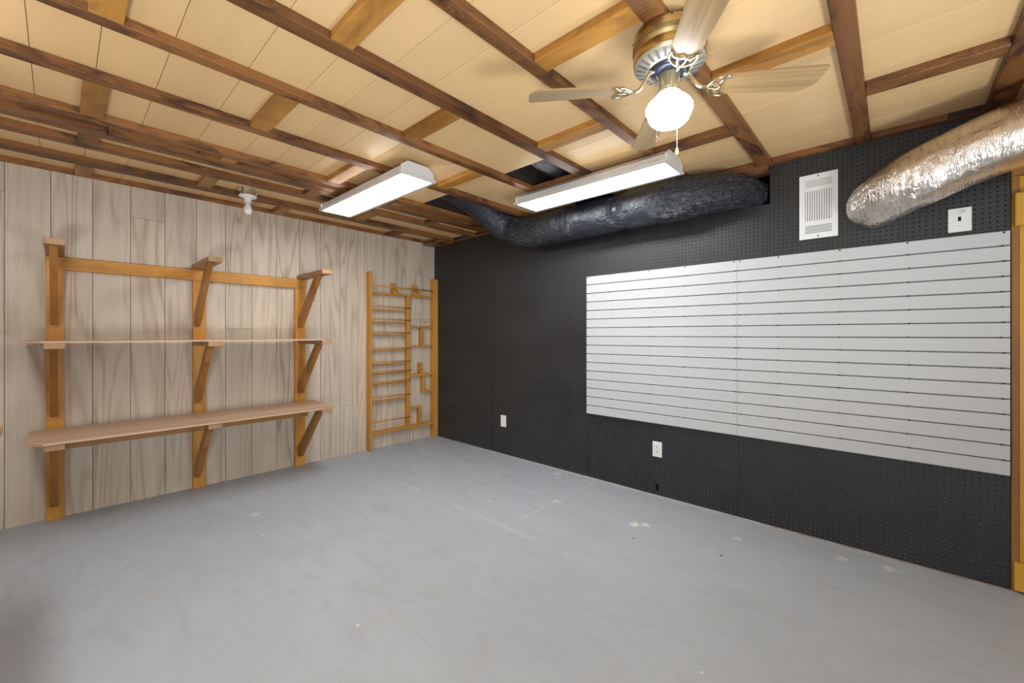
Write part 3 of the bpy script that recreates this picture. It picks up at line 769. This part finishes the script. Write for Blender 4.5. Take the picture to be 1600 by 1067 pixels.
def r_main(t): return .146 - .068 * max(0, (t - .80) / .2)
dm, pts, L, fr = duct('black_flexible_duct', 'fat black plastic flexible duct along the pegboard wall under the joists',
    [(-1.05, -1.40, 2.60), (-.80, -1.40, 2.575), (-.52, -1.41, 2.49), (-.26, -1.47, 2.33), (-.165, -1.72, 2.243), (-.17, -2.1, 2.238), (-.172, -2.55, 2.242), (-.172, -3.0, 2.242), (-.160, -3.30, 2.242), (-.09, -3.47, 2.237), (0.03, -3.54, 2.230), (.20, -3.60, 2.225)],
    230, 90, r_main, M_black, 
    .0036, cinch=[(1.62, .045, .010), (2.10, .05, .013), (2.68, .04, .008), (.93, .05, .016)],
    wrinkles=lambda t: math.exp(-((t - .36) / .07) ** 2) + min(1, max(0, (t - .72) / .05)))
for c, rb in ((1.62, .1400), (2.10, .1370)):
    i = min(range(len(L)), key=lambda k: abs(L[k] - c))
    bm = bmesh.new(); tube_bm(bm, [pts[i] - fr[i][0] * .016, pts[i] + fr[i][0] * .016], rb, 60, False)
    from_bm('tape_band', bm, M_band, dm, pts[i], True)
duct('black_branch_duct', 'black duct branch inside the ceiling opening above the second fluorescent light',
    [(-1.0, -2.42, 2.60), (-.72, -2.42, 2.575), (-.45, -2.42, 2.55), (-.12, -2.42, 2.54)], 70, 60, .135, M_black, .005)
duct('silver_foil_duct', 'shiny silver foil flexible duct bending out of the pegboard at upper right',
    [(-.007, -4.193, 2.005), (-.105, -4.196, 2.006), (-.205, -4.33, 2.058), (-.26, -4.50, 2.118), (-.315, -4.70, 2.163), (-.36, -5.0, 2.2), (-.40, -5.5, 2.22)],
    260, 110, lambda t: .124 + .019 * min(1, t / .2), M_foil, .0024, wrinkles=lambda t: 1.2 * max(0, 1 - t / .4))

# ------------------------------------------------------------------ ceiling fan
AX, AY = -1.645, -3.640
fan = empty('ceiling_fan', (AX, AY, ZJ), 'brass ceiling fan with four oak blades and a lit white globe', 'ceiling fan')
hz = ZJ - .0005
lathe('motor_housing', [(.121, 0), (.129, -.004), (.131, -.012), (.131, -.060), (.126, -.064), (.126, -.070), (.129, -.074), (.129, -.098), (.1275, -.104)], (AX, AY, hz), M_brass, fan, 64)
vr = lathe('vent_ring', [(.1278, -.1045), (.126, -.110), (.078, -.128), (.072, -.128), (.072, -.118), (.120, -.1048)], (AX, AY, hz), M_ring, fan, 64, True, False)
bm = bmesh.new()
for k in range(24):
    a = 2 * math.pi * k / 24; ca, sa = math.cos(a), math.sin(a)
    R = Matrix.Translation((AX, AY, hz)) @ Matrix.Rotation(a, 4, 'Z') @ Matrix.Translation((.1015, 0, -.1195)) @ Matrix.Rotation(-math.atan2(.018, .048), 4, 'Y')
    r = bmesh.ops.create_cube(bm, size=1.0, matrix=R @ Matrix.Diagonal((.036, .0105, .002, 1)))
tag(from_bm('vent_slots', bm, M_ventslot, fan, (AX, AY, hz - .12)), kind='stuff')
bm = bmesh.new()
for k in range(90):
    for j in range(3):
        a = 2 * math.pi * (k + .5 * (j % 2)) / 90
        R = Matrix.Translation((AX, AY, hz - .036 - .0065 * j)) @ Matrix.Rotation(a, 4, 'Z') @ Matrix.Translation((.1311, 0, 0))
        bmesh.ops.create_cube(bm, size=1.0, matrix=R @ Matrix.Diagonal((.0008, .0042, .0036, 1)))
tag(from_bm('housing_perforations', bm, M_motor, fan, (AX, AY, hz - .04)), kind='stuff')
for k in range(8):
    a = 2 * math.pi * k / 8 + 3.6
    bm = bmesh.new(); bmesh.ops.create_uvsphere(bm, u_segments=8, v_segments=6, radius=.0035)
    s = from_bm('housing_screw', bm, M_screw, fan, (0, 0, 0), True)
    s.location = Vector((AX + .131 * math.cos(a), AY + .131 * math.sin(a), hz - .008)) - fan.location
lathe('motor_hub', [(.0715, -.116), (.070, -.135), (.052, -.142), (.038, -.145)], (AX, AY, hz), M_motor, fan, 40)
lathe('switch_housing', [(.036, -.1455), (.0375, -.148), (.0375, -.200), (.040, -.203), (.040, -.208)], (AX, AY, hz), M_switch, fan, 40)
lathe('globe_fitter', [(.041, -.2085), (.043, -.210), (.043, -.2185), (.040, -.219)], (AX, AY, hz), M_chrome, fan, 40)
lathe('globe', [(.040, -.2195), (.045, -.225), (.060, -.238), (.075, -.253), (.084, -.269), (.0845, -.281), (.079, -.290), (.075, -.303), (.069, -.317), (.058, -.328), (.038, -.335), (.016, -.338), (.002, -.3385)], (AX, AY, hz), M_globe, fan, 48)
bl_z = 2.197
# one blade and one iron, then copied round
def blade_mesh():
    bm = bmesh.new()
    out = [(.170, .044), (.30, .051), (.42, .0565), (.478, .059), (.500, .046), (.522, .026), (.5275, .010), (.528, -.012), (.5325, -.040), (.531, -.052), (.523, -.0585), (.42, -.0565), (.30, -.051), (.170, -.044), (.162, -.02), (.162, .02)]
    t = .0058
    v0 = [bm.verts.new((u, v, -t / 2)) for u, v in out]; v1 = [bm.verts.new((u, v, t / 2)) for u, v in out]
    n = len(out); bm.faces.new(v0[::-1]); bm.faces.new(v1)
    for i in range(n): bm.faces.new((v0[i], v0[(i + 1) % n], v1[(i + 1) % n], v1[i]))
    bmesh.ops.recalc_face_normals(bm, faces=bm.faces)
    me = bpy.data.meshes.new('blade'); bm.to_mesh(me); bm.free(); me.materials.append(W_blade('x')); return me
def iron_mesh():
    bm = bmesh.new()
    tube_bm(bm, spline([(.055, 0, .060), (.075, 0, .050), (.092, 0, .020), (.112, 0, -.004), (.140, 0, -.0095)], 20), lambda i: .0085 - .0025 * i / 20, 10)
    bz = -.0085
    tube_bm(bm, spline([(.205, .043, bz), (.192, .046, bz), (.168, .040, bz), (.146, .020, bz), (.138, 0, bz), (.146, -.020, bz), (.168, -.040, bz), (.192, -.046, bz), (.205, -.043, bz)], 40), .0046, 8)
    tube_bm(bm, spline([(.203, .042, bz), (.186, .030, bz), (.178, .014, bz), (.184, 0, bz), (.178, -.014, bz), (.186, -.030, bz), (.203, -.042, bz)], 32), .0042, 8)
    for s in (-1, 1): tube_bm(bm, spline([(.142, .006 * s, bz), (.160, .012 * s, bz), (.178, .015 * s, bz)], 8), .0036, 8)
    bmesh.ops.recalc_face_normals(bm, faces=bm.faces)
    me = bpy.data.meshes.new('blade_iron'); bm.to_mesh(me); bm.free(); me.materials.append(M_pale_brass)
    me.polygons.foreach_set('use_smooth', [True] * len(me.polygons)); return me
bme, ime = blade_mesh(), iron_mesh()
for k in range(4):
    a = math.radians(-54 + 90 * k)
    pitch = Matrix.Rotation(a, 4, 'Z') @ Matrix.Rotation(math.radians(-11), 4, 'X')
    b = bpy.data.objects.new('blade', bme); COL.objects.link(b); b.parent = fan
    b.location = (0, 0, bl_z - ZJ); b.rotation_euler = pitch.to_euler()
    i_ = bpy.data.objects.new('blade_iron', ime); COL.objects.link(i_); i_.parent = fan
    i_.location = (0, 0, bl_z - ZJ); i_.rotation_euler = Matrix.Rotation(a, 4, 'Z').to_euler() if False else pitch.to_euler()
# pull chains: towards the camera (left) and on the right
rx, ry = math.cos(YAW), -math.sin(YAW); fx, fy = math.sin(YAW), math.cos(YAW)
def chain(dr, df, z0, z1, mat, pm, ph, pr):
    px, py = AX + rx * dr + fx * df, AY + ry * dr + fy * df
    q = Vector((px, py, 0))
    top = Vector((AX + rx * dr * .55, AY + ry * dr * .55, z0 + .004))
    c = tube('pull_chain', [top, Vector((px, py, z0 - .012)), Vector((px, py, z1))], .0016, mat, fan, 6)
    p = lathe('pull_pendant', [(.002, 0), (pr * .55, -ph * .15), (pr * .8, -ph * .45), (pr, -ph * .7), (pr * .7, -ph * .95), (.001, -ph)], (px, py, z1), pm, c, 16)
chain(-.069, -.060, 2.215, 1.985, M_chain, M_copper, .024, .007)
chain(.0575, .070, 2.215, 2.002, M_white, M_pend, .030, .0085)
